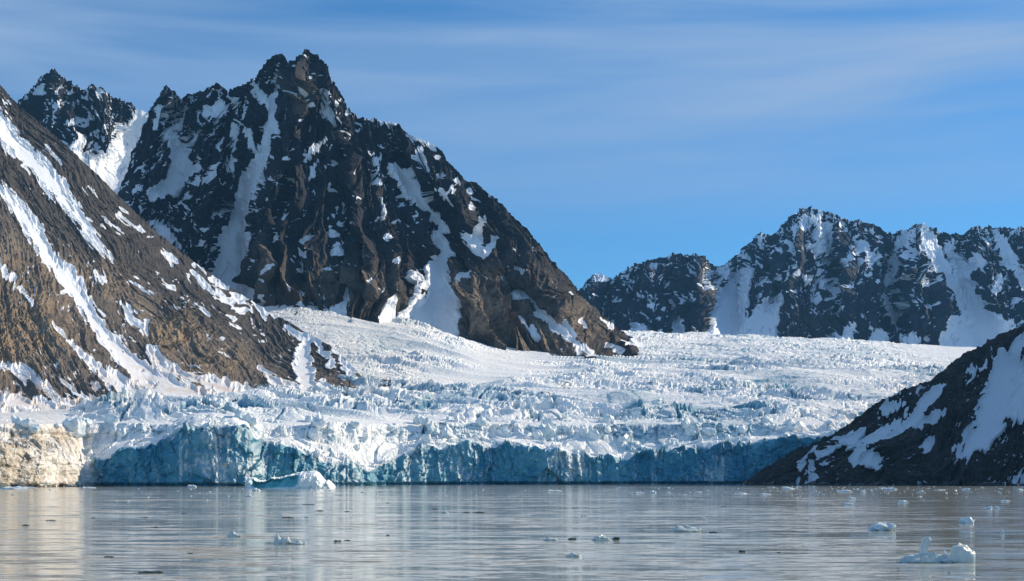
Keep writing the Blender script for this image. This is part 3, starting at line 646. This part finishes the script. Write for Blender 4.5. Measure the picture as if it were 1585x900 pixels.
# ------------------------------------------------------------------ floating ice
def floe(name, px, py, wp, hp, mat, label, cat, group, k):
    if py < 772 and px > 800: wp, hp = wp * .85, hp * .72
    Yd = water_dist(py); m = Yd / F; w, h = wp * m, hp * m
    dep = max(w * random.Random(k).uniform(.6, .95), .4)
    v, f = rough_lump(100 + k, w, dep, h * (.5 if mat is M_DARK else .85), 7, 3, .3)
    o = poly_mesh(name, v, f, mat, loc=((px - CX) * m, Yd + dep * .4, 0))
    return tag(o, label, cat, group)
W_, C_, D_ = 'white', 'clear', 'dark'
FLOES = [
 (14, 757.5, 54, 5.5, W_, 'flat white floe under the brown stained ice front at far left'),
 (47, 756, 18, 3.5, W_, 'small white ice lump just right of the flat floe at far left'),
 (134, 756, 24, 2.6, W_, 'thin white ice strip where the brown stained front meets the blue cliff'),
 (296, 754.6, 15, 5, W_, 'small white ice lump under the tall blue cliff, left of the iceberg'),
 (384, 769, 13, 4, W_, 'little white ice piece just below the left end of the iceberg'),
 (396, 760.5, 13, 6, W_, 'white ice lump floating against the teal hollow of the iceberg'),
 (858, 761, 28, 4.5, W_, 'low white ice piece alone below the middle of the ice cliff'),
 (988, 764.5, 24, 6, W_, 'wider left one of two adjoining white pieces below the ice cliff'),
 (1011, 764, 15, 8, W_, 'narrower right one of two adjoining white pieces below the ice cliff'),
 (1147, 765, 26, 4, W_, 'flat white ice piece below the left tip of the dark hill'),
 (1186, 766, 22, 4, W_, 'flat pale ice piece just right of the one below the hill tip'),
 (1221, 757.5, 26, 7, W_, 'white ice mound close to shore near the left end of the hill'),
 (1308, 761.5, 32, 6, W_, 'pale low floe close under the middle of the dark hill'),
 (1337, 763, 13, 8, W_, 'upright white ice lump at the right end of the pale low floe'),
 (1380, 758.5, 26, 6, W_, 'white ice cluster at the waterline under the hill snow patch'),
 (1427, 763, 16, 4.5, W_, 'small white ice bit right of the waterline cluster under the hill'),
 (1424, 769.5, 9, 3, W_, 'tiny white ice bit just below another, under the dark hill'),
 (1399, 778.5, 18, 4.5, W_, 'single small white ice piece out from the middle of the dark hill'),
 (1319, 773, 13, 5, W_, 'upper one of two faint pale ice pieces off the hill'),
 (1315, 782, 18, 5, W_, 'lower one of two faint pale ice pieces off the hill'),
 (1371, 822, 44, 15, W_, 'large rounded white ice lump above left of the growler with the shard'),
 (1499, 811, 25, 13, W_, 'white two humped ice lump above right of the growler with the shard'),
 (1553, 827, 6, 8, W_, 'tiny upright white ice bit alone near the right edge'),
 (1533, 788.5, 9, 6, W_, 'left one of a pair of small white ice bits near the right edge'),
 (1544, 788, 7, 5.5, W_, 'right one of a pair of small white ice bits near the right edge'),
 (1558, 776.5, 15, 3, W_, 'thin white ice sliver above the pair of bits near the right edge'),
 (1497, 758.5, 16, 5, W_, 'white ice piece at the waterline under the right part of the hill'),
 (1580, 760, 14, 6, W_, 'white ice piece cut by the right edge below the hill'),
 (1081, 762.5, 14, 3, W_, 'thin white ice bit below the right part of the ice cliff'),
 (1035, 763.5, 9, 4, W_, 'tiny pale ice bit right of the two adjoining white pieces'),
 (1456, 759.5, 22, 3, W_, 'thin white ice strip at the waterline left of the last shore pieces'),
 (361, 832, 24, 12, C_, 'pale glassy ice lump, leftmost of three below the iceberg'),
 (436, 843, 28, 20, C_, 'tall pale glassy ice lump, largest below the iceberg'),
 (459, 843, 28, 8, C_, 'low glassy ice piece touching the tall pale lump below the iceberg'),
 (852, 837, 26, 7, C_, 'faint pale glassy piece left of the dark green one at centre'),
 (886, 836, 15, 7, D_, 'dark green glassy ice between two pale pieces at centre'),
 (930, 837, 30, 11, C_, 'pale glassy ice lump right of the dark green one at centre'),
 (954, 836, 13, 10, D_, 'dark upright glassy ice touching the right side of a pale lump'),
 (889, 862, 27, 8, C_, 'lone pale glassy piece, lowest in the middle of the water'),
 (687, 794.5, 17, 4, C_, 'faint glassy ice piece left of two dark bits in mid water'),
 (722, 794, 11, 3, D_, 'smaller left one of two dark green ice bits in mid water'),
 (741, 794, 21, 4.5, D_, 'larger right one of two dark green ice bits in mid water'),
 (905, 799.5, 13, 4, C_, 'small greenish glassy bit right of the centre in mid water'),
 (1063, 823, 52, 11, C_, 'long low greenish glassy floe in the water right of centre'),
 (1105, 825, 14, 4.5, D_, 'dark ice bit at the right end of the long greenish floe'),
 (1093, 800, 18, 3, C_, 'thin greenish ice sliver above the long greenish floe'),
 (1121, 785, 10, 2.5, D_, 'thin dark ice bit below the flat pieces off the hill tip'),
 (1149, 855, 11, 7, D_, 'dark green ice bit low in the water right of centre'),
 (1205, 856, 8, 3.5, D_, 'tiny dark ice bit left of the growler with the shard'),
 (445, 802, 19, 4, D_, 'dark low ice bit above the tall pale lump below the iceberg'),
 (476, 801.5, 11, 4, C_, 'small pale ice bit right of a dark one below the iceberg'),
 (495, 791.5, 13, 3, D_, 'small dark ice bit below the right end of the iceberg'),
 (476, 781.5, 21, 2.4, D_, 'thin dark streak of ice closest below the iceberg'),
 (522, 838.5, 13, 5, D_, 'larger left one of two dark bits right of the tall pale lump'),
 (537, 837.5, 11, 3.5, D_, 'smaller right one of two dark bits right of the tall pale lump'),
 (537, 792.5, 9, 2.6, D_, 'little dark ice bit right of the iceberg in open water'),
 (600, 779, 5, 2.2, D_, 'speck of dark ice nearest the cliff, right of the iceberg'),
 (673, 788.5, 10, 2.6, D_, 'thin dark ice bit above the faint glassy piece in mid water'),
 (600, 829, 6, 2.8, D_, 'speck of dark ice alone in the water left of centre'),
 (239, 817, 12, 3.2, D_, 'dark ice bit left of the three pale lumps below the iceberg'),
 (224, 802, 10, 2.4, D_, 'dark ice sliver above another dark bit, left of the pale lumps'),
 (38, 813.5, 12, 3, D_, 'dark ice bit nearest the left edge of the water'),
 (77, 806, 15, 3, D_, 'dark ice sliver second from the left edge of the water'),
 (144, 802, 9, 2.2, D_, 'tiny dark ice sliver below the left end of the blue cliff'),
 (284, 795.5, 13, 2.6, D_, 'thin dark ice sliver under the small lump left of the iceberg'),
 (167, 863, 16, 3.2, D_, 'long dark ice sliver low on the left of the water'),
 (294, 857.5, 9, 3.2, D_, 'small dark ice bit low on the left, below the pale lumps'),
 (231, 887, 40, 6, D_, 'long dark glassy piece nearest the bottom edge at left')]
GROUPS = {W_: ('white_ice_chunk', M_WHITE, 'ice chunk', 'white ice chunks drifting on the water'), C_: ('glassy_ice_chunk', M_CLEAR, 'ice chunk', 'glassy pale ice chunks drifting on the water'),
          D_: ('dark_ice_chunk', M_DARK, 'ice chunk', 'dark glassy ice bits drifting on the water')}
for k, (px, py, wp, hp, kd, lab) in enumerate(FLOES):
    nm, mt, ct, gp = GROUPS[kd]; floe(nm, px, py, wp, hp, mt, lab, ct, gp, k)

# the iceberg under the cliff: white crown over a teal undercut
def build_iceberg():
    Yd = 850.; m = Yd / F
    x0, x1 = 375., 516.
    top = curve([(375, 8), (379, 16), (388, 17), (395, 12), (410, 12), (418, 18), (421, 16), (435, 18), (450, 22), (470, 26), (478, 27), (488, 26), (494, 18), (500, 11), (505, 13), (510, 8), (516, 1.5)])
    u = np.linspace(0, 1, 110); v = np.linspace(0, 1, 46)[:, None]
    px = x0 + (x1 - x0) * u; H = top(px) * m * 1.02 + fbm(px / 3., px * 0, 3, 9) * .5
    wid = np.sin(np.clip(u, 0, 1) * np.pi).clip(0) ** .45 * 15 + 3
    ang = v * np.pi
    yy = -np.sign(np.cos(ang)) * np.abs(np.cos(ang)) ** .8 * wid; zz = np.abs(np.sin(ang)) ** .55 * (H + 2.2) - 2.2
    X = np.broadcast_to((px - CX) * m, yy.shape).copy()
    hollow = sstep(.06, .14, u) * sstep(.66, .56, u) * sstep(.0, .1, v) * sstep(.34, .22, v)
    arch = np.exp(-(((u - .47) / .06) ** 2)) * sstep(.0, .1, v) * sstep(.34, .22, v)
    yy = yy + hollow * 6.5 - arch * 2.
    _, e, h1, h2, h3, ox, oy = voro(X / 3.2, zz / 3.2 + yy / 5., 15)
    dd = (h1 - .5) * 1.4 + (ox * (h2 - .5) + oy * (h3 - .5)) * 2.6 + fbm(X / 1.5, zz / 1.5 + yy / 2., 2, 18) * .4
    yy = yy - dd * sstep(.5, .1, v) * .8; zz = zz + dd * .35 * (zz > .5)
    me = grid_mesh('iceberg', X, Yd + yy + 12, zz, {'blue': np.clip(hollow * 1.5 + .06, 0, 1.15), 'dirt': zz * 0, 'grit': zz * 0}, M_BERG, smooth_shade=False)
    return tag(me, 'low white iceberg with a teal hollow side below the ice cliff', 'iceberg')
def berg_material():
    T = NT('iceberg_ice'); p = T.pos(); n = T.noise(p, .5, 4, .6)
    bf = T.math('ADD', T.attr('blue'), T.math('MULTIPLY', T.math('SUBTRACT', n, .5), .4))
    c = T.mix(T.mr(bf, .2, .9), T.mix(T.mr(n, .35, .65), (.84, .86, .85), (.70, .80, .81)), (.10, .42, .46))
    T.set(Base_Color=c, Roughness=.4); T.bump(n, .5, .6); return T.m
M_BERG = berg_material()
build_iceberg()

# the near growler: a low base, a glassy shard standing on it and a rounded slab
def build_growler():
    Yd = water_dist(872.); m = Yd / F; cx = (1458 - CX) * m
    root = bpy.data.objects.new('growler', None); COL.objects.link(root); root.location = (cx, Yd + 1.2, 0)
    tag(root, 'pale growler with an upright glassy shard and a rounded slab', 'growler')
    def lump(name, px, wp, hp, dep, seed, mat, dy=0., nz=.16, cuts=9):
        v, f = rough_lump(seed, wp * m, dep, hp * m, cuts, 3, nz, .25 if name == 'slab' else .6)
        return poly_mesh(name, v, f, mat, root, loc=((px - 1458) * m, dy, 0))
    lump('base', 1440, 66, 17, 2.4, 301, M_CLEAR); lump('base', 1420, 46, 12, 1.8, 305, M_CLEAR, -.3)
    lump('base', 1468, 34, 9, 1.8, 309, M_CLEAR, -.2)
    lump('slab', 1496, 40, 31, 1.6, 317, M_CLEAR, -.1, .06, 6)
    lump('ridge', 1470, 9, 22, .7, 321, M_WHITE, .1)
    # the shard: a bevelled plate leaning to the right
    a = [(-5, 10), (3, 9), (8, 22), (13, 36), (9, 41), (2, 39), (-3, 28)]
    fr = [(x * m, -.32, z * m) for x, z in a]; bk = [(x * m + .08, .32, z * m - .04) for x, z in a]
    ins = [(x * m * .72 + .12, -.46, (z - 25) * m * .76 + 25 * m) for x, z in a]
    n = len(a); F_ = [tuple(range(2 * n, 3 * n))] + [(i, (i + 1) % n, 2 * n + (i + 1) % n, 2 * n + i) for i in range(n)]
    F_ += [((i + 1) % n, i, n + i, n + (i + 1) % n) for i in range(n)] + [tuple(range(2 * n - 1, n - 1, -1))]
    poly_mesh('shard', fr + bk + ins, F_, M_CLEAR, root, loc=((1434 - 1458) * m, .1, 0))
build_growler()

# fine brash ice: a litter of tiny bits along the shore and the foot of the cliff
def build_brash():
    rnd = random.Random(77); V, Fc = [], []
    base, bf = rough_lump(900, 1., .8, .4, 6, 1, .2, .5)
    for k in range(330):
        u = rnd.random()
        if u < .55: px, py = rnd.uniform(1180, 1600), 752.5 + abs(rnd.gauss(0, 7)) + 1.2
        elif u < .8: px, py = rnd.uniform(900, 1300), 753 + abs(rnd.gauss(0, 12)) + .5
        else: px, py = rnd.uniform(-20, 900), 757.5 + abs(rnd.gauss(0, 10))
        Yd = water_dist(py); m = Yd / F; sz = rnd.choice((1.2, 1.6, 2., 2.6, 4.)) * m; a = rnd.uniform(0, 6.28); n0 = len(V)
        ca, sa = math.cos(a), math.sin(a); sx = rnd.uniform(.8, 2.)
        for x, y, z in base:
            X, Yy = x * sz * sx, y * sz
            V.append(((px - CX) * m + X * ca - Yy * sa * .5, Yd + X * sa * .5 + Yy * ca, z * sz * .9))
        Fc += [tuple(i + n0 for i in f) for f in bf]
    return tag(poly_mesh('brash_ice', V, Fc, M_WHITE), 'scattered tiny white ice bits along the shore and cliff foot', 'brash ice', kind='stuff')
build_brash()

# boulders along the waterline of the hill
def build_boulders():
    rnd = random.Random(31); protos = []
    for k in range(6):
        V, fc = rough_lump(700 + k, 1., .9, .6, 10, 2, .15, .4)
        me = bpy.data.meshes.new('boulder'); me.from_pydata(V, [], fc); me.update(); me.materials.append(M_BOULDER); protos.append(me)
    fy = curve([(1120, 1180), (1150, 1170), (1300, 1120), (1585, 1060), (2100, 980)])
    for k in range(70):
        px = rnd.uniform(1160, 1600); Yd = fy(px) + rnd.uniform(-9, 3); sz = rnd.choice((1.2, 1.8, 2.4, 3.4, 4.6))
        o = bpy.data.objects.new('boulder', rnd.choice(protos)); COL.objects.link(o); o.parent = mh
        o.location = ((px - CX) / F * Yd, Yd, .1); o.scale = (sz * rnd.uniform(.9, 1.6), sz, sz * rnd.uniform(.7, 1.1)); o.rotation_euler = (0, 0, rnd.uniform(0, 6.28))
T_ = NT('wet_boulder'); T_.set(Base_Color=T_.mix(T_.mr(T_.noise(T_.pos(), .6, 4), .35, .65), (.018, .018, .02), (.06, .056, .05)), Roughness=.5); M_BOULDER = T_.m
build_boulders()
